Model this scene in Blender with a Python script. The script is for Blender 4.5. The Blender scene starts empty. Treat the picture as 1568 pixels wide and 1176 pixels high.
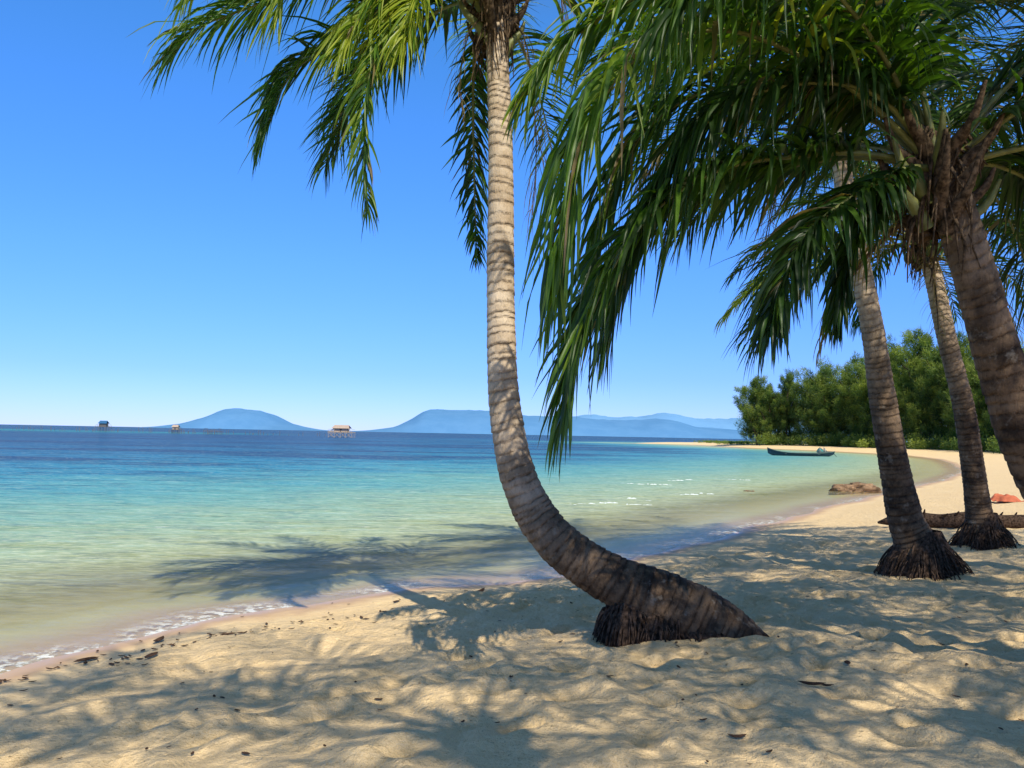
import bpy, math, random
import numpy as np
from mathutils import Vector, Matrix
random.seed(7); rng=np.random.default_rng(11)
scene=bpy.context.scene
R=math.radians
# ------------------------------------------------------------------ helpers
def link(ob,parent=None):
    scene.collection.objects.link(ob)
    if parent is not None: ob.parent=parent
    return ob
def empty(name,loc=(0,0,0)):
    e=bpy.data.objects.new(name,None); e.location=loc; e.empty_display_size=.3
    return link(e)
class Buf:
    def __init__(s): s.v=[];s.f=[];s.t=[];s.m=[];s.n=0
    def add(s,V,F,t=0.5,m=0):
        V=np.asarray(V,float).reshape(-1,3);F=np.asarray(F,int)
        s.v.append(V);s.f.append(F+s.n);s.n+=len(V)
        s.t.append(np.full(len(V),t) if np.isscalar(t) else np.asarray(t,float).ravel())
        s.m.append(np.full(len(F),m,int))
    def obj(s,name,mats,parent=None,smooth=True,origin=(0,0,0)):
        V=np.concatenate(s.v)-np.array(origin);F=np.concatenate(s.f);T=np.concatenate(s.t);M=np.concatenate(s.m)
        me=bpy.data.meshes.new(name)
        k=F.shape[1]
        me.vertices.add(len(V));me.vertices.foreach_set('co',V.ravel())
        me.loops.add(F.size);me.loops.foreach_set('vertex_index',F.ravel().astype(np.int32))
        me.polygons.add(len(F));me.polygons.foreach_set('loop_start',np.arange(0,F.size,k,dtype=np.int32))
        me.polygons.foreach_set('material_index',M.astype(np.int32))
        me.polygons.foreach_set('use_smooth',np.full(len(F),smooth))
        me.update(calc_edges=True)
        a=me.attributes.new('tint','FLOAT','POINT');a.data.foreach_set('value',T.astype(np.float32))
        for mt in mats: me.materials.append(mt)
        ob=bpy.data.objects.new(name,me);ob.location=origin
        return link(ob,parent)
def nrm(a): return a/np.maximum(np.linalg.norm(a,axis=-1,keepdims=True),1e-9)
def catmull(P,n):
    P=np.asarray(P,float)
    Q=np.vstack([2*P[0]-P[1],P,2*P[-1]-P[-2]])
    out=[]
    m=len(P)-1
    for i in range(m):
        p0,p1,p2,p3=Q[i:i+4]
        t=np.linspace(0,1,24,endpoint=(i==m-1))[:,None]
        out.append(.5*((2*p1)+(-p0+p2)*t+(2*p0-5*p1+4*p2-p3)*t*t+(-p0+3*p1-3*p2+p3)*t**3))
    C=np.vstack(out)
    s=np.concatenate([[0],np.cumsum(np.linalg.norm(np.diff(C[:,:3],axis=0),axis=1))])
    u=np.linspace(0,s[-1],n)
    return np.stack([np.interp(u,s,C[:,j]) for j in range(C.shape[1])],1),s[-1]
def frames(C):
    T=nrm(np.gradient(C,axis=0))
    N=np.zeros_like(T)
    n=np.cross(T[0],[0.3,1,0.1]);n/=np.linalg.norm(n)
    for i in range(len(T)):
        n=n-np.dot(n,T[i])*T[i];n/=np.linalg.norm(n);N[i]=n
    return T,N,np.cross(T,N)
def tube(buf,P,r,sides=6,n=None,t=.5,m=0):
    P=np.asarray(P,float); r=np.asarray(r,float)
    if n:
        Q=np.column_stack([P,r]);Q,_=catmull(Q,n);P=Q[:,:3];r=np.abs(Q[:,3])
    T,N,B=frames(P)
    a=np.linspace(0,2*np.pi,sides,endpoint=False)
    V=P[:,None]+r[:,None,None]*(np.cos(a)[None,:,None]*N[:,None]+np.sin(a)[None,:,None]*B[:,None])
    k=len(P)
    i,j=np.meshgrid(np.arange(k-1),np.arange(sides),indexing='ij');j2=(j+1)%sides
    F=np.stack([i*sides+j,i*sides+j2,(i+1)*sides+j2,(i+1)*sides+j],-1).reshape(-1,4)
    buf.add(V,F,t,m)
def hashn(i,j,s): 
    h=np.sin(i*127.1+j*311.7+s*74.7)*43758.5453
    return h-np.floor(h)
def vnoise(x,y,s=0):
    i=np.floor(x);j=np.floor(y);fx=x-i;fy=y-j
    fx=fx*fx*(3-2*fx);fy=fy*fy*(3-2*fy)
    a=hashn(i,j,s);b=hashn(i+1,j,s);c=hashn(i,j+1,s);d=hashn(i+1,j+1,s)
    return (a*(1-fx)+b*fx)*(1-fy)+(c*(1-fx)+d*fx)*fy-.5
def rot2(x,y,a): return x*math.cos(a)-y*math.sin(a),x*math.sin(a)+y*math.cos(a)
def sstep(a,b,x):
    t=np.clip((x-a)/(b-a),0,1);return t*t*(3-2*t)
# ------------------------------------------------------------------ node helpers
def newmat(name):
    m=bpy.data.materials.new(name);m.use_nodes=True
    nt=m.node_tree;nt.nodes.clear();return m,nt
def ramp(nt,fac,stops):
    r=nt.nodes.new('ShaderNodeValToRGB');e=r.color_ramp.elements
    while len(e)>1:e.remove(e[-1])
    e[0].position=stops[0][0];e[0].color=(*stops[0][1],1)
    for p,c in stops[1:]:
        x=e.new(p);x.color=(*c,1)
    if fac is not None: nt.links.new(fac,r.inputs[0])
    return r.outputs[0]
def noise(nt,scale,detail=3,rough=.5,vec=None,mul=None):
    n=nt.nodes.new('ShaderNodeTexNoise');n.inputs['Scale'].default_value=scale;n.inputs['Detail'].default_value=detail;n.inputs['Roughness'].default_value=rough
    g=nt.nodes.new('ShaderNodeNewGeometry').outputs['Position'] if vec is None else vec
    if mul:
        mp=nt.nodes.new('ShaderNodeMapping');mp.inputs['Scale'].default_value=mul;nt.links.new(g,mp.inputs[0]);g=mp.outputs[0]
    nt.links.new(g,n.inputs['Vector']);return n.outputs[0]
def mixc(nt,f,a,b,mode='MIX'):
    n=nt.nodes.new('ShaderNodeMix');n.data_type='RGBA';n.blend_type=mode
    for s,v in ((n.inputs[0],f),(n.inputs[6],a),(n.inputs[7],b)):
        if isinstance(v,(int,float)): s.default_value=v
        elif isinstance(v,tuple): s.default_value=(*v,1)
        else: nt.links.new(v,s)
    return n.outputs[2]
def mth(nt,op,a,b=0,clamp=False):
    n=nt.nodes.new('ShaderNodeMath');n.operation=op;n.use_clamp=clamp
    for s,v in ((n.inputs[0],a),(n.inputs[1],b)):
        if isinstance(v,(int,float)): s.default_value=v
        else: nt.links.new(v,s)
    return n.outputs[0]
def mrange(nt,v,a,b,c=0,d=1):
    n=nt.nodes.new('ShaderNodeMapRange');n.interpolation_type='SMOOTHSTEP'
    nt.links.new(v,n.inputs[0])
    for i,x in enumerate((a,b,c,d)): n.inputs[i+1].default_value=x
    return n.outputs[0]
def attr(nt,name):
    n=nt.nodes.new('ShaderNodeAttribute');n.attribute_name=name;return n.outputs['Fac']
def bump(nt,h,strength,dist,normal=None):
    b=nt.nodes.new('ShaderNodeBump');b.inputs['Strength'].default_value=strength;b.inputs['Distance'].default_value=dist
    nt.links.new(h,b.inputs['Height'])
    if normal is not None: nt.links.new(normal,b.inputs['Normal'])
    return b.outputs[0]
def principled(nt,col,rough=.7,spec=.3,normal=None):
    p=nt.nodes.new('ShaderNodeBsdfPrincipled')
    for nm,v in (('Base Color',col),('Roughness',rough),('Specular IOR Level',spec)):
        if isinstance(v,(int,float)): p.inputs[nm].default_value=v
        elif isinstance(v,tuple): p.inputs[nm].default_value=(*v,1)
        else: nt.links.new(v,p.inputs[nm])
    if normal is not None: nt.links.new(normal,p.inputs['Normal'])
    return p.outputs[0]
def out(nt,sh):
    o=nt.nodes.new('ShaderNodeOutputMaterial');nt.links.new(sh,o.inputs[0])
def mixs(nt,f,a,b):
    n=nt.nodes.new('ShaderNodeMixShader')
    if isinstance(f,(int,float)): n.inputs[0].default_value=f
    else: nt.links.new(f,n.inputs[0])
    nt.links.new(a,n.inputs[1]);nt.links.new(b,n.inputs[2]);return n.outputs[0]
def simple(name,c,rough=.7,spec=.3,var=.3,scale=8.):
    m,nt=newmat(name)
    n=noise(nt,scale,4,.6)
    col=mixc(nt,mrange(nt,n,.3,.7),tuple(x*(1-var) for x in c),tuple(min(1,x*(1+var)) for x in c))
    out(nt,principled(nt,col,rough,spec,bump(nt,n,.4,.02)));return m
# ------------------------------------------------------------------ materials
def leafmat(name,stops,trans=.3,rough=.4,tk=1.5):
    m,nt=newmat(name)
    c=ramp(nt,attr(nt,'tint'),stops)
    n=noise(nt,6,3)
    c=mixc(nt,mrange(nt,n,.3,.7,0,.25),c,(.03,.06,.012))
    p=principled(nt,c,rough,.4)
    tr=nt.nodes.new('ShaderNodeBsdfTranslucent')
    c2=mixc(nt,1.0,c,(tk*1.2,tk*1.25,tk*.4),'MULTIPLY');nt.links.new(c2,tr.inputs[0])
    out(nt,mixs(nt,trans,p,tr.outputs[0]));return m
M_leaf=leafmat('palm_leaf',[(0,(.24,.17,.10)),(.12,(.19,.14,.05)),(.2,(.018,.042,.011)),(.5,(.045,.105,.013)),(.75,(.105,.20,.016)),(1,(.34,.38,.04))],.38,.42,1.8)
M_rachis=simple('palm_rachis',(.16,.17,.045),.5,.4,.3,10)
M_dry=simple('palm_fibre',(.10,.068,.04),.9,.1,.7,30)
M_nut=simple('coconut_husk',(.13,.13,.03),.5,.3,.3,6)
M_root=simple('palm_root',(.065,.042,.029),.95,.1,.75,28)
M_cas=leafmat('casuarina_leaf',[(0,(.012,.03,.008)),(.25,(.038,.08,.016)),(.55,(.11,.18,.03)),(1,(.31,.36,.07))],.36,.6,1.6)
M_bark=simple('bark',(.09,.065,.045),.9,.1,.4,5)
m,nt=newmat('palm_bark')
ring=attr(nt,'ring');ag=attr(nt,'tint');hsv=attr(nt,'band')
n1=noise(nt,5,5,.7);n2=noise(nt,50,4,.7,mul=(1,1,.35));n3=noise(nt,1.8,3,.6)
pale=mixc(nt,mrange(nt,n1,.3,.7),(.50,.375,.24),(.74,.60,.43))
dark=mixc(nt,mrange(nt,n1,.35,.65),(.05,.032,.020),(.21,.135,.078))  # brown lower bark, made darker still to stand in for dappled shade
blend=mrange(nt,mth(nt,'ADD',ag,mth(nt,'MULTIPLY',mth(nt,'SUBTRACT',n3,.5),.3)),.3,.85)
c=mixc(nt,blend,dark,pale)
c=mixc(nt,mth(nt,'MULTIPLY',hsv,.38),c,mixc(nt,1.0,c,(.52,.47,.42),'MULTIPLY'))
c=mixc(nt,mrange(nt,n2,.52,.7,0,.5),c,mixc(nt,1.0,c,(.36,.32,.28),'MULTIPLY'))
rg=mth(nt,'MULTIPLY',ring,mrange(nt,noise(nt,12,4,.7),.34,.56),True)
c=mixc(nt,mth(nt,'MULTIPLY',rg,.82),c,mixc(nt,1.0,c,(.16,.13,.11),'MULTIPLY'))
c=mixc(nt,mrange(nt,noise(nt,8,4,.6),.58,.7,0,.3),c,(.46,.40,.31))
h=mth(nt,'SUBTRACT',n2,rg)
out(nt,principled(nt,c,.85,.2,bump(nt,h,.8,.014)));M_trunk=m
# sand
m,nt=newmat('beach_sand')
d=attr(nt,'shore')
n1=noise(nt,.9,4,.6);n2=noise(nt,11,5,.65);n3=noise(nt,190,2,.6);n4=noise(nt,3.2,3,.5);n5=noise(nt,28,3,.6)
dry=mixc(nt,n1,(.85,.595,.30),(.93,.70,.395))
dry=mixc(nt,mrange(nt,n2,.5,.8,0,.4),dry,(.62,.42,.21))
dry=mixc(nt,mrange(nt,n3,.55,.75,0,.5),dry,(.36,.24,.14))
dry=mixc(nt,mrange(nt,n5,.64,.72,0,.6),dry,(.25,.16,.09))
wet=mixc(nt,n4,(.52,.33,.18),(.64,.43,.25))
dd=mth(nt,'ADD',d,mth(nt,'MULTIPLY',mth(nt,'SUBTRACT',n4,.5),.5))
wf=mrange(nt,dd,.2,.65,1,0)
c=mixc(nt,wf,dry,wet)
c=mixc(nt,mrange(nt,d,-.5,-1.6),c,mixc(nt,n4,(.62,.55,.29),(.74,.64,.36)))
c=mixc(nt,mrange(nt,d,16,30),c,mixc(nt,noise(nt,.3,4),(.05,.07,.02),(.2,.17,.09)))
hh=mth(nt,'ADD',mth(nt,'ADD',n2,mth(nt,'MULTIPLY',n5,.35)),mth(nt,'MULTIPLY',n3,.14))
bm=bump(nt,mth(nt,'MULTIPLY',hh,mrange(nt,dd,.1,1.2,.05,1)),.8,.08)
ro=mrange(nt,dd,-.1,.5,.3,.9)
out(nt,principled(nt,c,ro,.15,bm));M_sand=m
# water
m,nt=newmat('sea_water')
sh=attr(nt,'sh');off=attr(nt,'off');reef=attr(nt,'reef')
pn=noise(nt,1,4,.55,mul=(.10,.24,1))
s2=mth(nt,'ADD',sh,mth(nt,'MULTIPLY',mth(nt,'SUBTRACT',pn,.5),mrange(nt,off,1,20,.02,.16)))
c=ramp(nt,s2,[(0,(.60,.46,.25)),(.15,(.56,.48,.24)),(.27,(.44,.47,.25)),(.38,(.28,.44,.30)),(.47,(.13,.38,.36)),(.56,(.035,.27,.39)),(.64,(.008,.155,.31)),(.76,(.003,.09,.235)),(.9,(.002,.075,.19)),(1,(.002,.08,.20))])
gr=noise(nt,1,5,.6,mul=(.022,.06,1))
c=mixc(nt,mth(nt,'MULTIPLY',mrange(nt,gr,.46,.56,0,.8),mrange(nt,off,16,36)),c,(.002,.042,.15))
c=mixc(nt,mth(nt,'MULTIPLY',reef,mrange(nt,gr,.35,.6,1,.5)),c,(.005,.30,.33))
shoal_blobs=noise(nt,1,4,.6,mul=(.4,1.3,1))  # yellow-green blobs mixed into the shallow water colour
c=mixc(nt,mth(nt,'MULTIPLY',mrange(nt,shoal_blobs,.5,.66,0,.55),mrange(nt,off,2,15,1,0)),c,(.32,.33,.07))
w1=noise(nt,1,5,.7,mul=(.9,3.0,1));w2=noise(nt,1,5,.65,mul=(.22,.8,1));w3=noise(nt,1,4,.6,mul=(4.0,10,1))
c=mixc(nt,mrange(nt,w1,.5,.6,0,.46),c,mixc(nt,.6,c,(.002,.05,.12)))  # ripple light and shade put into the water colour from the wave noise
c=mixc(nt,mth(nt,'MULTIPLY',mrange(nt,w2,.48,.6,0,.55),mrange(nt,off,8,30)),c,(.002,.04,.12))
c=mixc(nt,mrange(nt,w1,.46,.36,0,.42),c,mixc(nt,.6,c,(.55,.75,.62)))
c=mixc(nt,mth(nt,'MULTIPLY',mrange(nt,w3,.5,.6,0,.45),mrange(nt,off,1,16,1,.35)),c,(.70,.72,.46))
c=mixc(nt,mth(nt,'MULTIPLY',mrange(nt,w3,.48,.38,0,.38),mrange(nt,off,1,18,1,.3)),c,mixc(nt,.5,c,(.06,.14,.10)))
wc=noise(nt,1,4,.7,mul=(1.6,6.5,1));wa=noise(nt,1,2,.5,mul=(.12,.25,1))
cap=mth(nt,'MULTIPLY',mrange(nt,wc,.66,.70),mth(nt,'MULTIPLY',mrange(nt,wa,.46,.58),mrange(nt,off,3,6)))
c=mixc(nt,mth(nt,'MULTIPLY',cap,.75),c,(.75,.8,.76))
hh=mth(nt,'ADD',mth(nt,'ADD',w1,mth(nt,'MULTIPLY',w2,2.2)),mth(nt,'MULTIPLY',w3,.3))
bm=bump(nt,hh,.85,.1)
df=nt.nodes.new('ShaderNodeBsdfDiffuse')
foam=mth(nt,'MULTIPLY',mrange(nt,off,.0,.6,1,0),mrange(nt,noise(nt,1,6,.7,mul=(9,9,9)),.46,.56))
foam=mth(nt,'MULTIPLY',foam,mrange(nt,noise(nt,.8,2),.4,.55,.2,.9))
c=mixc(nt,foam,c,(.85,.85,.8))
nt.links.new(c,df.inputs[0]);nt.links.new(bump(nt,hh,.55,.1),df.inputs['Normal'])
tp=nt.nodes.new('ShaderNodeBsdfTransparent');tp.inputs[0].default_value=(.95,.97,.88,1)
body=mixs(nt,mth(nt,'MAXIMUM',mrange(nt,off,0,5.5,.05,1),foam),tp.outputs[0],df.outputs[0])
gl=nt.nodes.new('ShaderNodeBsdfGlossy');gl.inputs['Roughness'].default_value=.1;nt.links.new(bm,gl.inputs['Normal'])
fr=nt.nodes.new('ShaderNodeFresnel');fr.inputs[0].default_value=1.33;nt.links.new(bm,fr.inputs['Normal'])
ff=mth(nt,'MINIMUM',mth(nt,'MULTIPLY',fr.outputs[0],.6),.15)
out(nt,mixs(nt,ff,body,gl.outputs[0]));M_water=m
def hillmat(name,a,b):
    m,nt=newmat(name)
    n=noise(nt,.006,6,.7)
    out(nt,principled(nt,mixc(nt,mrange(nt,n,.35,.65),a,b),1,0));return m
# ------------------------------------------------------------------ shoreline / terrain
SH=np.array([(33.8,229),(49.5,218),(49.7,167),(55.3,146),(56,115),(48,90),(40.1,73),(30.2,53.7),(21.2,39.6),(13.3,28.9),(8.4,22),(5.15,17.2),(2.3,12.9),(.62,10.9),(-1.03,9.84),(-2.0,8.8),(-3.09,7.94),(-3.59,7.04),(-3.94,6.23),(-4.5,4),(-5.5,0),(-9,-10),(-25,-40),(-60,-120),(-9000,-25000),(25000,-25000),(25000,5000),(800,700),(200,360),(85,290),(52,252)],float)
NS=len(SH)
def shored(x,y):
    x=np.asarray(x,float);y=np.asarray(y,float)
    best=np.full(x.shape,1e18);ins=np.zeros(x.shape,bool)
    for i in range(NS):
        ax,ay=SH[i];bx,by=SH[(i+1)%NS]
        dx,dy=bx-ax,by-ay
        t=np.clip(((x-ax)*dx+(y-ay)*dy)/(dx*dx+dy*dy),0,1)
        q=(x-ax-t*dx)**2+(y-ay-t*dy)**2
        best=np.minimum(best,q)
        c=((ay>y)!=(by>y))&(x<(bx-ax)*(y-ay)/(by-ay+1e-12)+ax)
        ins^=c
    d=np.sqrt(best)*np.where(ins,1,-1)
    return d+vnoise(x*.8,y*.8,3)*.35*np.clip(1-np.abs(d)/6,0,1)+vnoise(x*2.3,y*2.3,5)*.1*np.clip(1-np.abs(d)/3,0,1)
frng=np.random.default_rng(21)
FP=[]
for i in range(85):
    x0,y0=frng.uniform(-5,9),frng.uniform(2.5,13);a=frng.uniform(-.6,1.2)+(math.pi if frng.random()<.5 else 0)
    for k in range(7):
        s=1 if k%2 else -1
        FP.append((x0+math.cos(a)*k*.6-math.sin(a)*.1*s,y0+math.sin(a)*k*.6+math.cos(a)*.1*s,a+frng.normal(0,.15)))
FP=np.array(FP)
def hfun(x,y,d=None):
    x=np.asarray(x,float);y=np.asarray(y,float)
    if d is None: d=shored(x,y)
    dp=np.maximum(d,0)
    z=np.where(d>0,.75*(1-np.exp(-dp/7))+.35*sstep(15,60,dp),-2.5*(1-np.exp(np.minimum(d,0)/28)))
    k=sstep(.35,1.6,d)
    a1,b1=rot2(x,y,.5);a2,b2=rot2(x,y,1.1);a3,b3=rot2(x,y,-.4)
    L=vnoise(a1*1.1,b1*1.3,1)*.04+vnoise(a2*2.9+5,b2*3.3,2)*.05+vnoise(a3*6.1,b3*6.7+3,4)*.05+vnoise(a1*12.3,b1*13.1,6)*.026
    fp=np.zeros_like(z)
    if len(x)>1:
        msk=np.where((x>-6)&(x<12)&(y>2)&(y<15))[0]
        xs=x[msk];ys=y[msk];acc=np.zeros(len(msk))
        order=np.argsort(xs);sx=xs[order]
        for fx,fy,fa in FP:
            lo,hi=np.searchsorted(sx,[fx-.4,fx+.4]);ii=order[lo:hi]
            dx=xs[ii]-fx;dy=ys[ii]-fy
            u=dx*math.cos(fa)+dy*math.sin(fa);v=-dx*math.sin(fa)+dy*math.cos(fa)
            q=(u/.16)**2+(v/.085)**2
            acc[ii]+=-.05*np.exp(-q)+.024*np.exp(-(np.sqrt(q)-1.5)**2*3)
        fp[msk]=np.clip(acc,-.07,.05)
    return z+(L*(1-sstep(30,60,np.hypot(x,y))*.6)+fp)*k
def H(x,y): return float(hfun(np.array([x]),np.array([y]))[0])
def grid(n,A,ext,cx,cy):
    k=math.asinh(ext/A);t=np.linspace(-1,1,n)
    g=A*np.sinh(k*t)
    X,Y=np.meshgrid(g+cx,g+cy,indexing='xy')
    i,j=np.meshgrid(np.arange(n-1),np.arange(n-1),indexing='ij')
    F=np.stack([i*n+j,i*n+j+1,(i+1)*n+j+1,(i+1)*n+j],-1).reshape(-1,4)
    return X.ravel(),Y.ravel(),F
def addattr(ob,name,v):
    a=ob.data.attributes.new(name,'FLOAT','POINT');a.data.foreach_set('value',np.asarray(v,np.float32))
X,Y,F=grid(900,1.9,24000,.8,5.2)
D=shored(X,Y);Z=hfun(X,Y,D)
b=Buf();b.add(np.column_stack([X,Y,Z]),F);g=b.obj('sand_ground',[M_sand]);addattr(g,'shore',D)
X,Y,F=grid(620,2.0,24000,-1,10)
D=shored(X,Y);off=np.maximum(-D,0)
Z=(vnoise(X*.9,Y*2.2,8)*.03+vnoise(X*.35,Y*.8,9)*.04)*sstep(.0,4,off)*(1-sstep(30,60,np.hypot(X,Y)))
Z+=.014*np.exp(-((off-.35)/.15)**2)+.012*np.exp(-((off-1.2-.3*vnoise(X*.9,Y*.9,12))/.13)**2)
b=Buf();b.add(np.column_stack([X,Y,Z]),F);w=b.obj('sea_water',[M_water])
addattr(w,'off',off);addattr(w,'sh',np.clip(np.log1p(off)/math.log(401),0,1))
addattr(w,'reef',np.exp(-((Y-300)/55)**2)*sstep(-70,-130,X)+0*X)
# ------------------------------------------------------------------ palms
def trunk(P,parent,darkbase=1.4,name='trunk',sides=28):
    P=np.array(P,float)
    L=np.linalg.norm(np.diff(P[:,:3],axis=0),axis=1).sum()
    n=int(L/.011)
    C,L=catmull(P,n)
    T,N,B=frames(C[:,:3])
    s=np.linspace(0,L,n)
    rb=[0.]
    while rb[-1]<L+.2: rb.append(rb[-1]+random.uniform(.04,.11))
    rb=np.array(rb)
    a=np.linspace(0,2*np.pi,sides,endpoint=False)
    ph=random.uniform(0,6)
    S=s[:,None]+.014*np.sin(a[None]+ph+s[:,None]*1.5)+.022*vnoise(np.cos(a)[None]*3+s[:,None]*6,np.sin(a)[None]*3+0*s[:,None],3)
    idx=np.clip(np.searchsorted(rb,S)-1,0,len(rb)-2)
    fr=(S-rb[idx])/(rb[idx+1]-rb[idx])
    prof=1+.045*(1-fr)-.045*np.exp(-((fr-.0)/.1)**2)-.025*np.exp(-((fr-1)/.1)**2)
    hs=hashn(idx,idx*0,2)
    ring=(np.exp(-(fr/.13)**2)+np.exp(-((fr-1)/.11)**2))*(.55+.45*hs)
    r=C[:,3][:,None]*prof*(1+.035*(hs-.5))*(1+.08*vnoise(np.cos(a)[None]*1.5+s[:,None]*1.2,np.sin(a)[None]*1.5+5+0*s[:,None],7))
    V=C[:,None,:3]+r[...,None]*(np.cos(a)[None,:,None]*N[:,None]+np.sin(a)[None,:,None]*B[:,None])
    i,j=np.meshgrid(np.arange(n-1),np.arange(sides),indexing='ij');j2=(j+1)%sides
    F=np.stack([i*sides+j,i*sides+j2,(i+1)*sides+j2,(i+1)*sides+j],-1).reshape(-1,4)
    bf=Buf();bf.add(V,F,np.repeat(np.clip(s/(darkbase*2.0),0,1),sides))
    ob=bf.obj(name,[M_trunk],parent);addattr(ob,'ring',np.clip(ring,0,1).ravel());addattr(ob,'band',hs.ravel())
    return ob
def frond(buf,pts,LL=.8,n=72,droop=.22,tint=.5,wid=.036,K=5,t0=.16,dry=0.,lift=.25,spread=.14,rr=.022):
    C,L=catmull(pts,60)
    T=nrm(np.gradient(C,axis=0))
    rad=np.interp(np.linspace(0,1,60),[0,.08,.3,1],[rr*1.6,rr,rr*.7,.004])
    tube(buf,C[::3],rad[::3],6,t=.5,m=1 if dry<.7 else 2)
    h=C[-1]-C[0];h[2]=0
    if np.linalg.norm(h)<.15: h=C[20]-C[0];h[2]=0
    h=h/np.linalg.norm(h);S0=np.array([h[1],-h[0],0.])
    tt=np.linspace(t0,.995,n)
    for side in (-1,1):
        t=np.clip(tt+rng.normal(0,.004,n),0,1)
        P=np.stack([np.interp(t,np.linspace(0,1,60),C[:,k]) for k in range(3)],1)
        TT=nrm(np.stack([np.interp(t,np.linspace(0,1,60),T[:,k]) for k in range(3)],1))
        S=nrm(S0-np.sum(TT*S0,1,keepdims=True)*TT)
        U=nrm(np.cross(S,TT));U*=np.where(np.abs(U[:,2:3])>.02,np.sign(U[:,2:3]),1)
        al=(.5+.75*t**1.5)[:,None]+rng.normal(0,spread,(n,1))
        dr=nrm(side*S*np.cos(al)+TT*np.sin(al)+U*(lift+rng.normal(0,.14,(n,1))))
        q=(t-t0)/(1-t0)
        ll=LL*(.45+.62*np.sin(np.pi*np.clip(q*.82+.13,0,1)))*rng.uniform(.7,1.14,n)*np.where(rng.random(n)<.08,.45,1)
        seg=(ll/K)[:,None]
        g=(droop*rng.uniform(.4,1.7,n)*(1+.6*q))[:,None]
        Wref=nrm(TT+.3*rng.normal(0,1,(n,3)))
        w0=wid*rng.uniform(.6,1.2,n)*(1-.35*q)
        pr=np.interp(np.linspace(0,1,K+1),[0,.12,.4,.7,1],[.45,.95,1,.6,.03])
        pos=P.copy();rows=[]
        for k in range(K+1):
            W=nrm(Wref-np.sum(Wref*dr,1,keepdims=True)*dr);Nn=np.cross(dr,W)
            hw=(w0*pr[k]*.5)[:,None]
            rows.append(np.stack([pos-W*hw,pos+Nn*hw*.55,pos+W*hw],1))
            pos=pos+dr*seg
            dr=nrm(dr+np.array([0,0,-1.])*g+rng.normal(0,.06,(n,3)))
        V=np.stack(rows,1)
        base=np.arange(n)[:,None,None]*(3*(K+1))
        kk=np.arange(K)[None,:,None]*3;cc=np.arange(2)[None,None,:]
        o=base+kk+cc
        Fq=np.stack([o,o+1,o+4,o+3],-1).reshape(-1,4)
        tn=np.clip(tint+rng.normal(0,.16,n),.2,1)
        isd=rng.random(n)<max(dry,.025);tn=np.where(isd,rng.uniform(0,.14,n),tn)
        tv=np.repeat(tn,3*(K+1)).reshape(n,K+1,3)
        tipdry=rng.random(n)<.25
        tv[:,-1,:]=np.where(tipdry[:,None],.12,tv[:,-1,:])
        buf.add(V,Fq,tv.ravel(),0)
def autopts(o,az,e0,L,bend,side=0.):
    o=np.array(o,float);P=[o]
    K=6
    for k in range(K):
        e=e0-bend*((k+.5)/K)**1.25;aa=az+side*(k/K)
        P.append(P[-1]+L/K*np.array([math.cos(aa)*math.cos(e),math.sin(aa)*math.cos(e),math.sin(e)]))
    return P
def crown_bits(buf,o,r=.13,n=16,nuts=0):
    o=np.array(o,float)
    for i in range(n):
        a=i*2.4+random.uniform(-.3,.3);z=-.35+.5*i/n
        dx=np.array([math.cos(a),math.sin(a),0])
        p0=o+np.array([0,0,z-.1])+dx*r*.5
        l=random.uniform(.1,.36)
        pts=[p0,p0+dx*(r*.6)+np.array([0,0,.12]),p0+dx*(r+l*.25)+np.array([0,0,.22]),p0+dx*(r+l*.5)+np.array([0,0,.26+l*.4])]
        tube(buf,pts,[.05,.042,.026,.012],7,8,m=2 if i%4 else 1)
    for i in range(90):
        a=random.uniform(0,6.28);dx=np.array([math.cos(a),math.sin(a),0])
        p0=o+dx*r*random.uniform(.6,1.1)+np.array([0,0,random.uniform(-.35,.25)])
        l=random.uniform(.12,.5)
        tube(buf,[p0,p0+dx*.06+np.array([0,0,-l*.4]),p0+dx*random.uniform(.02,.12)+np.array([random.uniform(-.05,.05),0,-l])],[.013,.008,.003],4,5,m=2)
    for i in range(nuts):
        a=i*2.1+.5;c=o+np.array([math.cos(a)*.2,math.sin(a)*.2,-.15-.1*random.random()])
        k=np.linspace(0,1,9);tube(buf,np.column_stack([c[0]+0*k,c[1]+0*k,c[2]-.1+.2*k]),.075*np.sqrt(np.clip(1-(2*k-1)**2,0.001,1)),10,m=3)
LM=[M_leaf,M_rachis,M_dry,M_nut]
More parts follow.
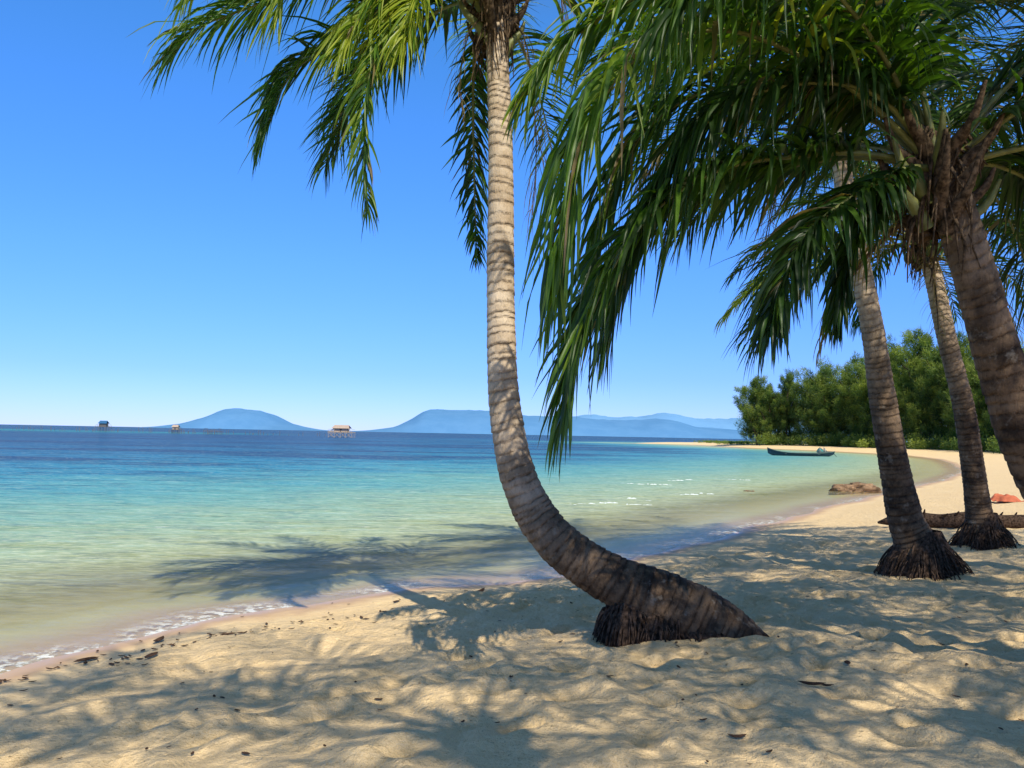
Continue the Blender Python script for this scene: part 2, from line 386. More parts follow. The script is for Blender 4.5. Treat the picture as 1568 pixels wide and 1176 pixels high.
def roots(parent,axis,cnt,out_=.25,name='roots',mass=None):
    bf=Buf()
    axis=np.array(axis,float)
    for i in range(cnt):
        t=random.random()*(len(axis)-1);k=min(int(t),len(axis)-2);f=t-k
        c=axis[k]*(1-f)+axis[k+1]*f
        a=random.uniform(0,2*math.pi);dx=np.array([math.cos(a),math.sin(a),0])
        rr_=c[3]
        p0=c[:3]+dx*rr_*.95+np.array([0,0,random.uniform(-.5,.2)*rr_])
        o=random.uniform(.1,1)*out_
        e=p0+dx*o;e[:2]+=np.random.default_rng(i).normal(0,.025,2)
        gz=H(e[0],e[1])-.04
        e[2]=gz
        mid=(p0+e)/2+dx*o*.12+np.array([0,0,(p0[2]-gz)*.1])
        r=random.uniform(.004,.011)
        tube(bf,[p0-dx*.03,p0,mid,e],[r*1.2,r*1.2,r,r*.6],5,8)
    if mass is not None:
        for mm in mass:
            q=np.array(mm,float)
            C,L=catmull(q,26)
            T,N,B=frames(C[:,:3]);s=64
            a=np.linspace(0,2*np.pi,s,endpoint=False)
            rad=C[:,3][:,None]*(1+.12*np.abs(np.sin(a*13+np.sin(np.arange(26)*.3)[:,None]*.8))+.16*vnoise(np.cos(a)[None]*4+np.arange(26)[:,None]*.2,np.sin(a)[None]*4+0*C[:,:1],5))
            V=C[:,None,:3]+rad[...,None]*(np.cos(a)[None,:,None]*N[:,None]+np.sin(a)[None,:,None]*B[:,None])
            i,j=np.meshgrid(np.arange(25),np.arange(s),indexing='ij');j2=(j+1)%s
            bf.add(V,np.stack([i*s+j,i*s+j2,(i+1)*s+j2,(i+1)*s+j],-1).reshape(-1,4))
    return bf.obj(name,[M_root],parent)
# ---- main leaning palm
p1=empty('coconut_palm',(0,0,0))
T1=[(2.10,6.28,.10,.05),(1.95,6.29,.24,.14),(1.75,6.32,.36,.20),(1.50,6.35,.48,.235),(1.20,6.4,.61,.225),(.895,6.45,.72,.196),(.634,6.5,.85,.182),(.396,6.55,1.018,.172),(.195,6.6,1.26,.162),(.05,6.63,1.577,.148),(-.032,6.65,1.927,.136),(-.084,6.7,2.307,.126),(-.11,6.73,2.80,.118),(-.127,6.77,3.356,.112),(-.133,6.8,3.918,.107),(-.15,6.85,4.49,.101),(-.185,6.9,5.07,.093),(-.218,6.95,5.6,.085)]
trunk(T1,p1,2.3)
g0=H(1.0,6.35)
roots(p1,[(.9,6.38,.54,.15),(1.2,6.36,.48,.22),(1.5,6.33,.40,.24),(1.8,6.31,.30,.20),(2.05,6.29,.2,.12)],620,out_=.14,
      mass=[[(1.05,6.40,.66,.09),(.98,6.38,.52,.14),(.93,6.36,.40,.17),(.90,6.35,g0-.06,.19)],[(1.22,6.38,.60,.13),(1.2,6.36,.45,.18),(1.18,6.34,g0-.1,.23)],[(1.5,6.34,.44,.16),(1.5,6.32,.34,.22),(1.52,6.3,.2,.29)],[(1.85,6.3,.34,.12),(1.9,6.28,.26,.16),(1.95,6.26,.14,.21)]])
roots(p1,[(.95,6.37,.60,.13),(.90,6.37,.48,.17)],340,out_=.09,name='root_fringe')
K1=(-.22,6.95,5.62)
bf=Buf()
fr1=[([K1,(-.84,6.9,6.12),(-1.54,6.8,5.9),(-2.16,6.7,5.46),(-2.62,6.6,5.2),(-2.82,6.55,4.95)],.84,.55),
 ([K1,(-.81,6.8,5.72),(-1.37,6.6,5.2),(-1.8,6.4,4.75),(-1.97,6.3,4.25)],.72,.45),
 ([K1,(-.6,6.6,5.6),(-1.0,6.2,5.1),(-1.13,6.0,4.45),(-1.13,5.95,3.95),(-1.1,5.93,3.55)],.45,.62),
 ([K1,(-.5,6.5,5.65),(-.76,6.1,5.25),(-.84,5.9,4.75)],.7,1.0),
 ([K1,(-.45,6.7,5.75),(-.9,6.4,5.6),(-1.2,6.2,5.1),(-1.3,6.1,4.8)],.75,.88),
 ([K1,(-.38,7.25,5.55),(-.42,7.4,5.1),(-.40,7.5,4.3),(-.36,7.5,3.5)],.34,.38),
 ([K1,(-.7,7.6,6.2),(-1.3,8.1,6.0),(-1.9,8.6,5.3),(-2.1,8.8,4.8)],.7,.45),
 ([K1,(-.7,6.7,6.3),(-1.5,6.3,6.2),(-2.2,6.0,5.6),(-2.4,5.9,5.1)],.8,.75),
 ([K1,(-.6,7.3,5.8),(-1.1,7.5,5.6),(-1.6,7.7,5.1),(-1.75,7.8,4.7)],.7,.4),
 ([K1,(-.5,6.6,6.2),(-1.1,6.2,6.0),(-1.6,5.9,5.35),(-1.75,5.8,4.9)],.8,.85)]
for P,ll,tn in fr1: frond(bf,P,ll,96,.2,tn,.033,t0=.2,spread=.19)
frond(bf,[K1,(.03,6.85,5.3),(.12,6.85,4.8),(.16,6.85,4.3),(.13,6.85,3.7)],.5,30,.5,.1,.010,dry=1,t0=.15,rr=.008,spread=.4)
frond(bf,[K1,(-.42,6.8,5.3),(-.5,6.8,4.9),(-.47,6.8,4.6)],.35,18,.5,.1,.010,dry=1,t0=.2,rr=.008,spread=.4)
frond(bf,[K1,(.1,6.8,5.9),(.3,6.7,5.7),(.38,6.7,5.2)],.35,30,.5,.1,.010,dry=1,t0=.2,rr=.008,spread=.5)
for az,e,L,bd in [(20,40,3.1,1.3),(55,60,3.2,1.4),(95,35,3.2,1.2),(130,65,3.0,1.1),(165,70,3.1,1.2),(200,55,3.0,1.3),(250,65,3.0,1.2),(300,60,2.8,1.2),(340,65,2.9,1.3),(75,10,2.9,1.0),(5,15,2.4,1.2)]:
    frond(bf,autopts(K1,R(az),R(e),L,bd),.72,62,.2,random.uniform(.4,.8),.034,K=4,t0=.2)
crown_bits(bf,K1,nuts=0,n=20)
bf.obj('fronds',LM,p1)
# ---- near right palm
p4=empty('coconut_palm')
trunk([(4.15,5.0,.1,.22),(4.05,5.0,.45,.175),(3.65,5.0,1.1,.15),(3.25,5.0,1.8,.138),(3.03,5.0,2.4,.13),(2.86,5.0,2.95,.122),(2.7,5.0,3.42,.112),(2.64,5.0,3.62,.10)],p4,3.6)
roots(p4,[(4.1,5,.5,.18),(4.12,5,.42,.22)],70,out_=.25)
K4=(2.62,5.0,3.6);bf=Buf()
fr4=[([K4,(2.2,4.98,3.68),(1.84,4.95,3.66),(1.215,4.85,3.52),(.735,4.75,3.15),(.45,4.7,2.6),(.33,4.65,2.1)],.88,.48,.24),
 ([K4,(2.2,5.15,3.72),(1.72,5.2,3.66),(1.12,5.2,3.48),(.76,5.15,3.05),(.64,5.1,2.62)],.92,.33,.26),
 ([K4,(2.0,4.9,4.07),(1.28,4.7,4.28),(.75,4.5,4.09),(.42,4.35,3.66),(.29,4.3,3.1),(.24,4.3,2.68)],.95,.66,.36),
 ([K4,(1.93,4.9,4.35),(1.2,4.9,4.7),(.61,4.9,4.53),(.2,4.9,4.2),(.05,4.9,3.98)],.72,.72,.26),
 ([K4,(2.35,4.85,3.55),(2.02,4.7,3.36),(1.65,4.5,3.08),(1.47,4.4,2.76),(1.4,4.35,2.5)],.5,.3,.3),
 ([K4,(2.3,4.95,3.45),(2.05,4.9,3.1),(1.98,4.88,2.65)],.42,.28,.3),
 ([K4,(2.2,5.3,4.1),(1.6,5.6,4.4),(1.0,5.8,4.2),(.7,5.9,3.7),(.6,5.95,3.2)],.85,.42,.32),
 ([K4,(2.1,4.7,4.2),(1.55,4.4,4.5),(1.05,4.1,4.35),(.75,3.9,3.95)],.85,.5,.32),
 ([K4,(2.2,4.9,4.0),(1.7,4.85,4.05),(1.2,4.8,3.85),(.85,4.75,3.4)],.85,.3,.32),
 ([K4,(3.1,4.7,3.95),(3.6,4.4,3.95),(4.0,4.2,3.6)],.65,.3,.25),
 ([K4,(3.1,5.2,3.7),(3.6,5.4,3.55),(4.1,5.6,3.1)],.65,.3,.25)]
for P,ll,tn,dp in fr4: frond(bf,P,ll,108,dp,tn,.041,t0=.17,K=6,spread=.22)
for az,e,L,bd in [(20,50,3.2,1.3),(60,45,3.3,1.4),(85,70,3.2,1.2),(110,35,3.2,1.2),(135,60,3.3,1.3),(160,75,3.2,1.1),(45,15,2.8,1.1),(100,10,2.6,1.2),(0,60,3.2,1.2),(330,55,3.0,1.2),(345,15,2.6,.9),(190,78,3.2,1.0)]:
    frond(bf,autopts(K4,R(az),R(e),L,bd),.75,76,.25,random.uniform(.22,.38),.036,K=5,t0=.17)
frond(bf,autopts((2.66,5,3.45),R(150),R(-30),1.2,.9),.35,26,.5,.1,.014,dry=1,spread=.4)
frond(bf,autopts((2.6,5,3.8),R(165),R(40),2.2,1.9),.5,44,.5,.1,.012,dry=1,spread=.4)
frond(bf,autopts((2.6,5,3.8),R(140),R(50),2.4,1.9),.5,44,.5,.1,.012,dry=1,spread=.4)
crown_bits(bf,K4,r=.14,n=26,nuts=0)
bf.obj('fronds',LM,p4)
# ---- middle palm
def straight_palm(P,K,fr,autos,LL=.78,dark=1.6,rootc=170,rout=.22,nuts=3,n=64,tint=(.25,.5),Kseg=4,dryn=2,drylen=2.0):
    e=empty('coconut_palm');trunk(P,e,dark,sides=22)
    b0=np.array(P[0]);gz=H(b0[0],b0[1])
    roots(e,[(b0[0],b0[1],gz+.48,b0[3]*.55),(b0[0],b0[1],gz+.25,b0[3]*.85),(b0[0],b0[1],gz+.12,b0[3]*1.1)],rootc,out_=rout,
       mass=[[(b0[0],b0[1],gz+.5,b0[3]*.5),(b0[0],b0[1],gz+.25,b0[3]*.78),(b0[0],b0[1],gz-.1,b0[3]*1.2)]])
    bf=Buf()
    for Q,ll,tn in fr: frond(bf,Q,ll,80,.24,tn,.036,t0=.18)
    for az,el,L,bd in autos: frond(bf,autopts(K,R(az),R(el),L,bd,random.uniform(-.3,.3)),LL,n,.24,random.uniform(*tint),.038,K=Kseg,t0=.18)
    for i in range(dryn): frond(bf,autopts((K[0],K[1],K[2]-.2),random.uniform(0,6.28),R(-20),drylen,1.0),.5,36,.5,.1,.013,dry=1,spread=.45,K=4)
    crown_bits(bf,K,nuts=nuts);bf.obj('fronds',LM,e);return e
def autos(n,lo=-5,hi=72,L=3.4):
    o=[]
    for i in range(n):
        f=(i+.5)/n;el=lo+(hi-lo)*f
        o.append((i*137.5+random.uniform(-15,15),el,L*random.uniform(.88,1.08),random.uniform(1.1,1.55)*(1 if el>20 else .75)))
    return o
straight_palm([(4.92,9.6,.2,.38),(4.88,9.6,.5,.30),(4.83,9.6,.72,.235),(4.71,9.6,1.02,.195),(4.53,9.55,1.71,.158),(4.36,9.5,2.49,.143),(4.21,9.45,3.25,.125),(4.02,9.4,4.0,.112),(3.83,9.35,4.75,.105),(3.68,9.3,5.64,.098),(3.56,9.25,6.3,.09)],
  (3.56,9.25,6.4),[([(3.56,9.25,6.4),(2.9,9.1,6.6),(2.2,8.9,6.4),(1.6,8.8,5.8),(1.3,8.7,5.1)],.8,.5)],autos(26),dark=2.6,dryn=9,drylen=2.6,rootc=420)
straight_palm([(7.1,12.05,.2,.32),(7.08,12.05,.55,.25),(7.02,12.05,.9,.18),(6.9,12,1.5,.155),(6.73,12,2.47,.14),(6.47,12,3.44,.13),(6.26,12,4.32,.12),(6.1,12,4.85,.11)],
  (6.1,12,4.9),[([(6.1,12,4.9),(5.22,11.9,4.98),(4.1,11.7,4.48),(3.38,11.5,4.02),(3.0,11.4,3.62)],.65,1.0),
   ([(6.1,12,4.9),(5.5,11.8,4.7),(5.1,11.6,4.2),(4.95,11.5,3.6)],.6,.5)],autos(20,-5,70,3.0),LL=.68,dark=3.2,rootc=300)
# palms to the right and behind the viewpoint: they stand on the same beach and shade the foreground
def shade_palm(bx,by,cx,cy,cz,n=18,L=3.5,nl=50):
    gz=H(bx,by)
    P=[(bx,by,gz-.2,.34),(bx,by,gz+.25,.24)]
    for f in (.2,.45,.7,.9,1.0): P.append((bx+(cx-bx)*f**1.2,by+(cy-by)*f**1.2,gz+(cz-gz)*f-.05,.17-.07*f))
    straight_palm(P,(cx,cy,cz),[],autos(n,-5,72,L),rootc=50,n=nl,Kseg=3,dryn=0)
shade_palm(7.6,8.0,6.0,7.8,6.2,20)
shade_palm(3.4,-3.4,2.2,-1.5,7.6,18,3.7,36)
shade_palm(5.8,-1.6,4.6,-.9,6.9,15)
shade_palm(6.6,.6,5.0,1.9,6.9,16)
shade_palm(8.6,1.6,7.4,2.4,6.6,16)
shade_palm(8.2,4.6,6.4,5.3,6.9,17)
shade_palm(10.4,6.6,9.6,6.8,7.2,18)
shade_palm(1.2,-5.0,-.2,-2.2,7.7,13,3.5,34)
# ------------------------------------------------------------------ casuarinas
def cas_mesh(seed,h,w,n=32000):
    r=np.random.default_rng(seed);bf=Buf()
    lean=r.normal(0,.04,2)
    tube(bf,[(0,0,-.5),(lean[0]*h*.3,lean[1]*h*.3,h*.3),(lean[0]*h*.7,lean[1]*h*.7,h*.65),(lean[0]*h,lean[1]*h,h*.97)],[.3,.22,.13,.03],8,14,m=1)
    cl=[]
    nl=11
    lead=[]
    for i in range(nl):
        a=i*2.4+r.uniform(-.4,.4);z0=h*r.uniform(.08,.68);ln=w*.5*r.uniform(.6,1.1)*(1.15-.6*z0/h)
        e=np.array([math.cos(a)*ln,math.sin(a)*ln,z0+ln*r.uniform(.6,1.5)])
        lead.append((np.array([lean[0]*z0,lean[1]*z0,z0]),e))
    for q in range(2): lead.append((np.array([0,0,h*(.4+.25*q)]),np.array([lean[0]*h+r.normal(0,.3),lean[1]*h+r.normal(0,.3),h*(1-.06*q)])))
    for s_,e in lead:
        tube(bf,[s_,(s_+e)/2+np.array([0,0,-.2]),e],[.12,.08,.03],5,6,m=1)
        for k in range(12):
            f=r.uniform(.15,1.05);c=s_+(e-s_)*f+r.normal(0,1,3)*np.array([1,1,.9])*w*.075
            cl.append((c,r.uniform(.35,.9)*w/9.5,r.uniform(-.36,.32)))
    for k in range(34):
        a=r.uniform(0,6.28);rad=w*.45*r.uniform(.2,1);c=np.array([math.cos(a)*rad,math.sin(a)*rad,h*r.uniform(.05,.45)])
        cl.append((c,r.uniform(.5,1.0)*w/9.5,r.uniform(-.4,.12)))
    m=n//len(cl)
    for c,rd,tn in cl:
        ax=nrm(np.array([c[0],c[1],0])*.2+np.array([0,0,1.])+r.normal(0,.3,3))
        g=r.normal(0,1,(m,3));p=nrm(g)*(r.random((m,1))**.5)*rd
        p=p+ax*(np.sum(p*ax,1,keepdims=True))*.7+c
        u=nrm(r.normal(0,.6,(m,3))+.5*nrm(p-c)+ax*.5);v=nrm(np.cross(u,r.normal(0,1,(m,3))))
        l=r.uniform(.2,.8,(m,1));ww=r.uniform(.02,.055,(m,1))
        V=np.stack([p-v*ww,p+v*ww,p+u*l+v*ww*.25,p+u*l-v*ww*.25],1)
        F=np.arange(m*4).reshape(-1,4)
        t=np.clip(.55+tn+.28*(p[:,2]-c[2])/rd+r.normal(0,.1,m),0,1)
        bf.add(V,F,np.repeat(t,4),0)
    ob=bf.obj('casuarina_tree',[M_cas,M_bark]);return ob
base=[cas_mesh(100+i,15,9.6+i*.6) for i in range(5)]
rows=[(57,187,16.0),(62.5,183,15.4),(67.5,176,18.2),(71,168,17.6),(74,159,19.8),(75.8,150,22.3),(77.0,141,19.4),(76.5,131,16.6),(75,121,14.8),(73.5,111,14.4),
      (60,192,13.8),(65,188,16.6),(70,180,16.4),(76,170,19.6),(80,160,19.4),(80,147,21.6),(80,136,18),(79,125,16.4),(77,114,15),(62,196,13),(72,101,13.5),(84,152,21),(70,92,13),(68,172,13.5),(72,163,14.5),(74,146,15),(59.5,184,12)]
for i,(x,y,h) in enumerate(rows):
    if i<5: ob=base[i]
    else:
        ob=bpy.data.objects.new('casuarina_tree',base[i%5].data);link(ob)
    k=h/15.6
    ob.location=(x,y,.9);ob.scale=(k*random.uniform(.8,1.05),k*random.uniform(.8,1.05),k);ob.rotation_euler=(0,0,random.uniform(0,6.28))
bf=Buf();r=np.random.default_rng(5)
line=np.array([(54.5,186),(60,178),(65,170),(68,160),(70,148),(71,136),(70,124),(68,112),(66,100),(62,86),(60,74),(60,60)],float)
for i in range(190):
    t=r.uniform(0,len(line)-1.001);k=int(t);c=line[k]*(1-t+k)+line[k+1]*(t-k)+r.normal(0,2.0,2)+np.array([1.5,0])
    rd=r.uniform(.7,2.2);m=240
    p=nrm(r.normal(0,1,(m,3)))*(r.random((m,1))**.4)*np.array([1.2,1.2,.8])*rd+np.array([c[0],c[1],.9+rd*.5])
    u=nrm(r.normal(0,1,(m,3))+np.array([0,0,.6]));v=nrm(np.cross(u,r.normal(0,1,(m,3))))
    l=r.uniform(.15,.4,(m,1));ww=r.uniform(.05,.1,(m,1))
    V=np.stack([p-v*ww,p+v*ww,p+u*l+v*ww*.4,p+u*l-v*ww*.4],1)
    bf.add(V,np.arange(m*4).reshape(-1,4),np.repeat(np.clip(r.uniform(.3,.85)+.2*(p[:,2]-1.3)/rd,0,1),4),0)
for i in range(90):
    c=np.array([r.uniform(50,66),r.uniform(190,235)]);
    m=60;rd=r.uniform(.3,.8)
    p=nrm(r.normal(0,1,(m,3)))*rd*np.array([1.6,1.2,.6])+np.array([c[0]+3,c[1],.8])
    u=nrm(r.normal(0,1,(m,3))+np.array([0,0,1]));v=nrm(np.cross(u,r.normal(0,1,(m,3))))
    V=np.stack([p-v*.06,p+v*.06,p+u*.3+v*.02,p+u*.3-v*.02],1)
    bf.add(V,np.arange(m*4).reshape(-1,4),.6,0)
bf.obj('shore_undergrowth',[M_cas])
# ------------------------------------------------------------------ distant islands
def island(prof,y,depth,mat,seed):
    prof=np.array(prof,float);n=160;k=15
    u=np.linspace(prof[0,0],prof[-1,0],n);hh=np.interp(u,prof[:,0],prof[:,1])
    ker=np.hanning(7);ker/=ker.sum();hh=np.convolve(np.pad(hh,3,mode='edge'),ker,'valid')
    v=np.linspace(-1,1,k)
    U,Vv=np.meshgrid(u,v,indexing='ij')
    Hh=hh[:,None]*np.cos(Vv*np.pi/2)**.8*(1+.16*vnoise(U/170,Vv*3,seed)*(np.abs(Vv)>.05)+.05*vnoise(U/40,Vv*7,seed+1))
    P=np.stack([U,y+Vv*depth,Hh-2],-1)
    i,j=np.meshgrid(np.arange(n-1),np.arange(k-1),indexing='ij')
    F=np.stack([i*k+j,(i+1)*k+j,(i+1)*k+j+1,i*k+j+1],-1).reshape(-1,4)
    bf=Buf();bf.add(P,F);bf.obj('distant_island',[mat])
s=6000/1230
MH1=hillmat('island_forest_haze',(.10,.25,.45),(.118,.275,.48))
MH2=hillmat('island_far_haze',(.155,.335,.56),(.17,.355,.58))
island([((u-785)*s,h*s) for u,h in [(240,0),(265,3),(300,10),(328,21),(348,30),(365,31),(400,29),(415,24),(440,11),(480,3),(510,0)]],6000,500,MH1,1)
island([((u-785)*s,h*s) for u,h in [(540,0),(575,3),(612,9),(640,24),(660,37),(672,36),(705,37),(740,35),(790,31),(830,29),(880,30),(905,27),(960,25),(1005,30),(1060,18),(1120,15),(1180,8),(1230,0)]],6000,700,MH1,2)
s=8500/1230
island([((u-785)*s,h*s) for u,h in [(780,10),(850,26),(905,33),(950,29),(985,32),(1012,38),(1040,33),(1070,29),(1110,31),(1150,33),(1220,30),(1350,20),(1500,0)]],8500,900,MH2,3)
# ------------------------------------------------------------------ boats, huts, rocks
def boat(loc,L,beam,rot,mh,mi):
    e=empty('wooden_boat');n=28;bf=Buf()
    for inner in (0,1):
        V=[]
        for i in range(n):
            t=-1+2*i/(n-1);b_=beam/2*(1-abs(t)**2.6)**.8*(.9 if inner else 1)+.02
            sheer=.55+.55*max(0,-t)**3+.25*max(0,t)**3;keel=.0+.45*abs(t)**5
            for a in np.linspace(-1,1,11):
                z=keel+(sheer-keel)*abs(a)**1.7+(0.07 if inner and abs(a)<.98 else 0)
                V.append((t*L/2*(1+.03*abs(a)),b_*math.copysign(abs(a)**.75,a),z-.22))
        F=[(i*11+j,(i+1)*11+j,(i+1)*11+j+1,i*11+j+1) for i in range(n-1) for j in range(10)]
        bf.add(V,F,m=inner)
    for sgn in (-1,1):
        P=[]
        for i in range(n):
            t=-1+2*i/(n-1);P.append((t*L/2*1.03,sgn*(beam/2*(1-abs(t)**2.6)**.8+.02),.33+.55*max(0,-t)**3+.25*max(0,t)**3))
        tube(bf,P,[.05]*n,6,m=1)
    bf.obj('hull',[mh,mi],e)
    bf=Buf()
    for x in (-.5,-.15,.2,.5):
        bf_b=beam*.44;z=.2
        c=np.array([(x*L/2+dx,dy*bf_b,z+dz) for dx in(-.1,.1) for dy in(-1,1) for dz in(0,.05)])
        bf.add(c,[(0,1,3,2),(4,6,7,5),(0,4,5,1),(2,3,7,6),(0,2,6,4),(1,5,7,3)])
    tube(bf,[(L*.36,0,.1),(L*.36,0,1.0)],[.03,.03],6);tube(bf,[(L*.25,0,.5),(L*.47,.1,.55),(L*.56,.1,-.1)],[.05,.05,.03],6)
    tube(bf,[(L*.28,-.15,.25),(L*.28,-.15,.55),(L*.28,-.15,.75)],[.22,.24,.12],8)
    bf.obj('thwarts_and_engine',[mi],e,smooth=False)
    e.location=loc;e.rotation_euler=(0,0,rot);return e
boat((34.2,95,.02),7.6,1.5,R(-4),simple('boat_paint_blue',(.015,.04,.06),.5,.4),simple('boat_wood',(.10,.14,.12),.7,.2))
boat((42.5,110,.02),3.6,1.2,R(60),simple('boat_paint_teal',(.1,.35,.33),.5,.4),simple('boat_wood_pale',(.4,.36,.28),.7,.2))
M_bam=simple('bamboo',(.40,.31,.22),.8,.2);M_thatch=simple('thatch',(.46,.35,.27),.95,.05);M_tarp=simple('blue_tarp',(.03,.12,.25),.6,.3);M_wd=simple('weathered_wood',(.16,.14,.13),.9,.1)
def hut(loc,w,h,roofm,wallm,walls=True,name='stilt_fishing_hut',brace=False,rot=0.,roof=True):
    e=empty(name,loc);e.rotation_euler=(0,0,rot);bf=Buf();d=w*.7;dk=h*.42
    for x in np.linspace(-w/2,w/2,5):
        for y in(-d/2,0,d/2):
            tube(bf,[(x,y,-3),(x+random.uniform(-.1,.1),y,dk+random.uniform(.0,.9))],[.07,.06],6)
    if brace:
        for i in range(4):
            x=-w/2+i*w/4
            tube(bf,[(x,-d/2,0),(x+w/4,-d/2,dk)],[.05,.05],5);tube(bf,[(x+w/4,-d/2,0),(x,-d/2,dk)],[.05,.05],5)
        for i in range(12):
            x=-w*.5+i*w/11;tube(bf,[(x,-d*.4,dk),(x*.5,0,h*random.uniform(.85,1.02))],[.06,.05],5)
            tube(bf,[(x*.9,-d*.42,dk*.9),(x*.4+random.uniform(-.8,.8),-.1,h*random.uniform(.7,1.0))],[.05,.05],5)
    for y in np.linspace(-d/2,d/2,9):
        tube(bf,[(-w*.54,y,dk),(w*.54,y,dk)],[.07,.07],5)
    for x in(-w/2,w/2):tube(bf,[(x,-d/2,dk+.8),(x,d/2,dk+.8)],[.04,.04],5)
    bf.obj('stilts_and_deck',[M_wd if not brace else M_bam],e,smooth=False)
    bf=Buf();hw=w*.3;hd=d*.3;z0=dk+.05;z1=h*.76
    if walls:
        V=[(sx*hw,sy*hd,z) for z in(z0,z1) for sx,sy in((-1,-1),(1,-1),(1,1),(-1,1))]
        bf.add(V,[(0,1,5,4),(1,2,6,5),(2,3,7,6),(3,0,4,7)],m=0)
        V=[(-.35,-hd-.02,z0),(.35,-hd-.02,z0),(.35,-hd-.02,z0+(z1-z0)*.85),(-.35,-hd-.02,z0+(z1-z0)*.85)]
        bf.add(V,[(0,1,2,3)],m=2)
    ow=hw*1.3;od=hd*1.4
    if roof:
        V=[(-ow,-od,z1-.1),(ow,-od,z1-.1),(ow*.8,0,h),(-ow*.8,0,h),(ow,od,z1-.1),(-ow,od,z1-.1)]
        bf.add(V,[(0,1,2,3),(3,2,4,5)],m=1)
        bf.obj('hut_body',[wallm,roofm,M_wd],e,smooth=False)
    return e
hut((-151,297,0),4.2,4.0,M_tarp,M_wd)
hut((-113,270,0),3.0,2.9,M_thatch,M_bam)
hut((-95,255,0),4.4,2.5,M_wd,M_bam,walls=False,roof=False)
hut((-49,231,0),6.6,3.6,M_thatch,M_thatch,brace=True,name='bamboo_fishing_platform')
bf=Buf()
for i in range(90):
    x=-185+i*1.15+random.uniform(-.4,.4);y=290-i*.25+random.uniform(-3,3)
    if random.random()<.7: tube(bf,[(x,y,-2),(x+random.uniform(-.2,.2),y,random.uniform(.6,2.0))],[.08,.07],4)
for i in range(40):
    x=-108+i*1.2;y=262+random.uniform(-2,2)
    if random.random()<.35: tube(bf,[(x,y,-2),(x,y,random.uniform(.5,1.8))],[.08,.07],4)
bf.obj('fish_trap_stakes',[M_wd])
def rock(name,loc,sx,sy,sz,seed,mat):
    n=36;k=24;a=np.linspace(0,2*np.pi,n,endpoint=False);ph=np.linspace(-.5,np.pi/2,k)
    A,Ph=np.meshgrid(a,ph,indexing='ij')
    x=np.cos(A)*np.cos(Ph);y=np.sin(A)*np.cos(Ph);z=np.sin(Ph)
    dsp=1+.5*vnoise(x*2+5,y*2+z*2,seed)+.3*vnoise(x*5,y*5+z*6,seed+1)+.12*vnoise(x*11,y*11+z*13,seed+2)
    z=np.minimum(z*dsp,.72+.3*vnoise(x*3,y*3,seed))
    P=np.stack([x*dsp*sx,y*dsp*sy,z*sz],-1)
    i,j=np.meshgrid(np.arange(n),np.arange(k-1),indexing='ij');i2=(i+1)%n
    bf=Buf();bf.add(P,np.stack([i*k+j,i2*k+j,i2*k+j+1,i*k+j+1],-1).reshape(-1,4));o=bf.obj(name,[mat]);o.location=loc
M_rock=simple('brown_rock',(.24,.15,.085),.9,.1,.6,4)
rock('beach_rock',(13.3,30.5,.0),.62,.5,.42,1,M_rock);rock('beach_rock',(12.5,30.3,.0),.42,.4,.33,4,M_rock);rock('beach_rock',(8.6,29,-.06),.2,.2,.13,6,M_rock)
# fallen log behind the palms
bf=Buf();z=H(8.6,15.2)
tube(bf,[(7.0,15.3,z+.02),(7.3,15.28,z+.07),(7.6,15.25,z+.1),(8.1,15.15,z+.09),(8.6,15.1,z+.12),(9.1,15,z+.1),(9.6,14.8,z+.11),(10.6,14.6,z+.1)],[.02,.11,.15,.13,.16,.14,.16,.13],14,70)
for i in range(12): x=7.2+i*.28;tube(bf,[(x,15.1,z+.15),(x+random.uniform(-.1,.2),14.95,z+.24+random.uniform(0,.1))],[.04,.012],6)
bf.obj('fallen_palm_log',[M_root])
# orange towel heap on the sand
n=30;u=np.linspace(-1,1,n);U,Vv=np.meshgrid(u,u,indexing='ij')
tz=.13*(1-sstep(.5,1.05,np.sqrt(U**2+Vv**2)))*(1+1.3*vnoise(U*2.3+2,Vv*2.3,2))+.05*vnoise(U*6,Vv*6,3)+.03
P=np.stack([U*.42+.06*vnoise(Vv*3,U*3,1),Vv*.36+.06*vnoise(U*3,Vv*2,4),tz],-1)
i,j=np.meshgrid(np.arange(n-1),np.arange(n-1),indexing='ij')
bf=Buf();bf.add(P,np.stack([i*n+j,(i+1)*n+j,(i+1)*n+j+1,i*n+j+1],-1).reshape(-1,4))
o=bf.obj('beach_towel',[simple('orange_cloth',(.5,.14,.07),.9,.1,.15)]);o.location=(13.3,21.6,H(13.3,21.6))
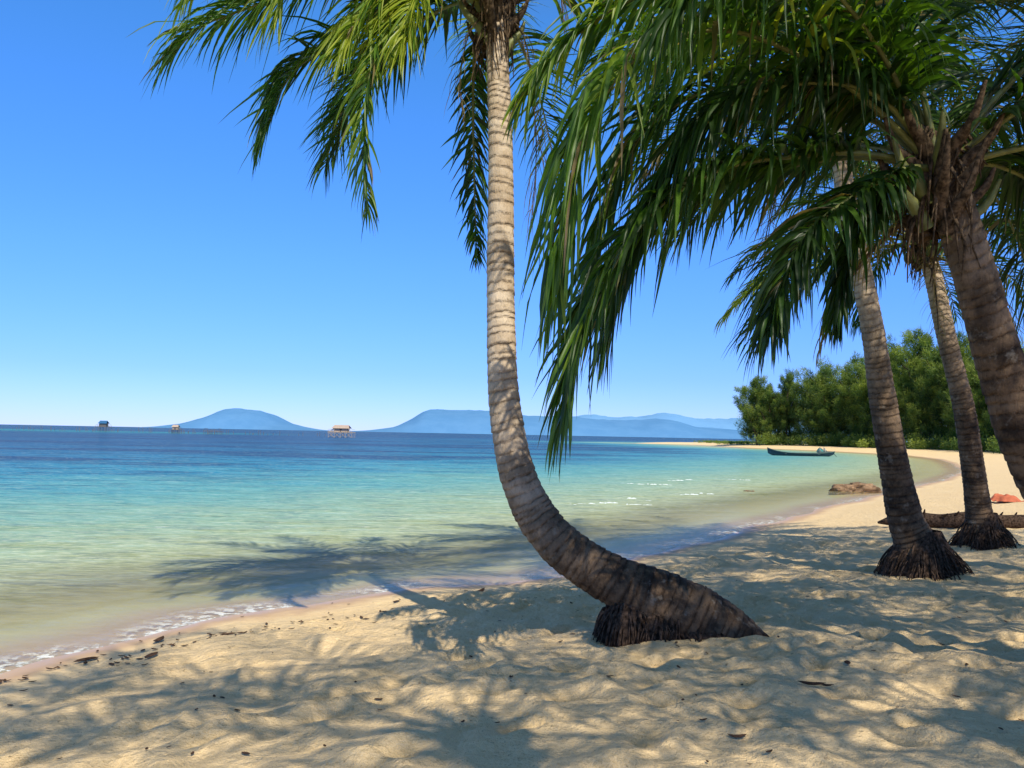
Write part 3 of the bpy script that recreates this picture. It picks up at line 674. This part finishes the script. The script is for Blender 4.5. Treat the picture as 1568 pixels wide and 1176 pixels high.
# small breaking wavelets: ragged runs of short crest pieces
bf=Buf();r=np.random.default_rng(3)
for (x,y,L,sl) in [(2.7,22.3,2.2,.10),(3.6,24.2,.8,-.2),(6.2,27.0,1.3,.15),(5.4,32,2.0,-.12),(7.4,35.5,1.2,.3),(10.5,37,1.0,.1)]:
    q0=-L/2
    while q0<L/2:
        l=r.uniform(.06,.4);n=max(8,int(l*50));k=6;t=np.linspace(-1,1,n);q=np.linspace(-1,1,k)
        env=np.clip(1-t**2,0,1)**.6*r.uniform(.25,1)*(1-(q0/(L*.6))**2)
        T_,Q=np.meshgrid(t,q,indexing='ij')
        yo=y+sl*q0*3+.25*math.sin(q0*2+x)+r.normal(0,.12)
        P=np.stack([x+q0+l/2+T_*l/2,yo+Q*(.05*env[:,None]+.005)+.03*vnoise(T_*3+q0,Q*0,4),.012+.05*env[:,None]*np.cos(Q*np.pi/2)*(1+1.2*vnoise(T_*6+q0*3,Q*2,6))],-1)
        i,j=np.meshgrid(np.arange(n-1),np.arange(k-1),indexing='ij')
        bf.add(P,np.stack([i*k+j,(i+1)*k+j,(i+1)*k+j+1,i*k+j+1],-1).reshape(-1,4))
        q0+=l*r.uniform(.7,1.6)
bf.obj('wave_foam',[simple('foam',(.60,.66,.60),.8,.2,.2,20)])
# leaf litter
bf=Buf();r=np.random.default_rng(8)
spots=[(1.8,4.75,.08),(1.9,4.8,.05),(1.15,4.0,.05),(2.2,5.2,.05),(3.1,4.5,.06),(-.35,9.2,.12),(-3.0,6.9,.09),(-3.3,6.3,.10),(-2.75,6.2,.09),(-2.4,6.9,.07),(-1.2,8.6,.06)]
spots+= [(r.uniform(-4,8),r.uniform(3.6,11),r.uniform(.008,.03)) for i in range(300)]
for i in range(80):
    t=r.random();spots.append((-3.75+t*2.6+r.normal(0,.12),5.75+t*2.3+r.normal(0,.12),r.uniform(.012,.04)))
for x,y,sz in spots:
    if shored(np.array([x]),np.array([y]))[0]<.15: continue
    a=r.uniform(0,6.28);z=float(hfun(np.array([x,x]),np.array([y,y]))[0])+.008;n=6;q=np.linspace(-1,1,n)
    ca,sa=math.cos(a),math.sin(a);w_=(1-q**2)**.7*sz*.35+.002;cz=sz*.35*q**2*r.uniform(.2,1.2)
    V=[]
    for k in range(n):
        for s_ in(-1,0,1): V.append((x+ca*q[k]*sz-sa*s_*w_[k],y+sa*q[k]*sz+ca*s_*w_[k],z+cz[k]+abs(s_)*w_[k]*.4))
    bf.add(V,[(k*3+c_,k*3+c_+1,k*3+c_+4,k*3+c_+3) for k in range(n-1) for c_ in(0,1)])
bf.obj('leaf_litter',[simple('dead_leaf',(.08,.045,.028),.9,.1,.5,20)])
# ------------------------------------------------------------------ light, sky, camera
sv=Vector((.25,-.59,.766)).normalized()
el=math.asin(sv.z);az=math.atan2(sv.x,sv.y)
sd=bpy.data.lights.new('sun','SUN');sd.energy=5.0;sd.angle=R(.5);sd.color=(1,.93,.78)
so=bpy.data.objects.new('sun',sd);link(so);so.rotation_euler=sv.to_track_quat('Z','Y').to_euler();so.location=(5,-10,20)
wd=bpy.data.worlds.new('World');scene.world=wd;wd.use_nodes=True
nt=wd.node_tree;bg=nt.nodes['Background']
sk=nt.nodes.new('ShaderNodeTexSky');sk.sky_type='NISHITA';sk.sun_disc=False;sk.sun_elevation=el;sk.sun_rotation=az
sk.air_density=1.0;sk.dust_density=0.;sk.ozone_density=2.0;sk.altitude=0
tc=nt.nodes.new('ShaderNodeTexCoord');sp=nt.nodes.new('ShaderNodeSeparateXYZ');nt.links.new(tc.outputs['Generated'],sp.inputs[0])
# hand-set tint over the sky: bluer low down, warmer overhead for less blue ambient
sky_tint=ramp(nt,sp.outputs[2],[(0,(.25,.35,.80)),(.07,(.22,.355,.81)),(.2,(.235,.46,.92)),(.45,(.24,.60,.98)),(.62,(.46,.52,.50)),(1,(.58,.48,.35))])
mx=mixc(nt,1.0,sk.outputs[0],sky_tint,'MULTIPLY')
mx=mixc(nt,1.0,mx,(2.,2.,2.),'MULTIPLY')
nt.links.new(mx,bg.inputs[0]);bg.inputs[1].default_value=.12
cd=bpy.data.cameras.new('camera');co=bpy.data.objects.new('camera',cd);link(co)
cd.lens=28.24;cd.sensor_width=36;cd.shift_y=.0491;cd.clip_end=60000;cd.clip_start=.05
co.matrix_world=Matrix.Translation((0,0,1.9))@Matrix.Rotation(math.pi/2,4,'X')@Matrix.Rotation(.0195,4,'Z')
scene.camera=co
scene.view_settings.view_transform='Standard';scene.view_settings.look='None';scene.view_settings.exposure=0
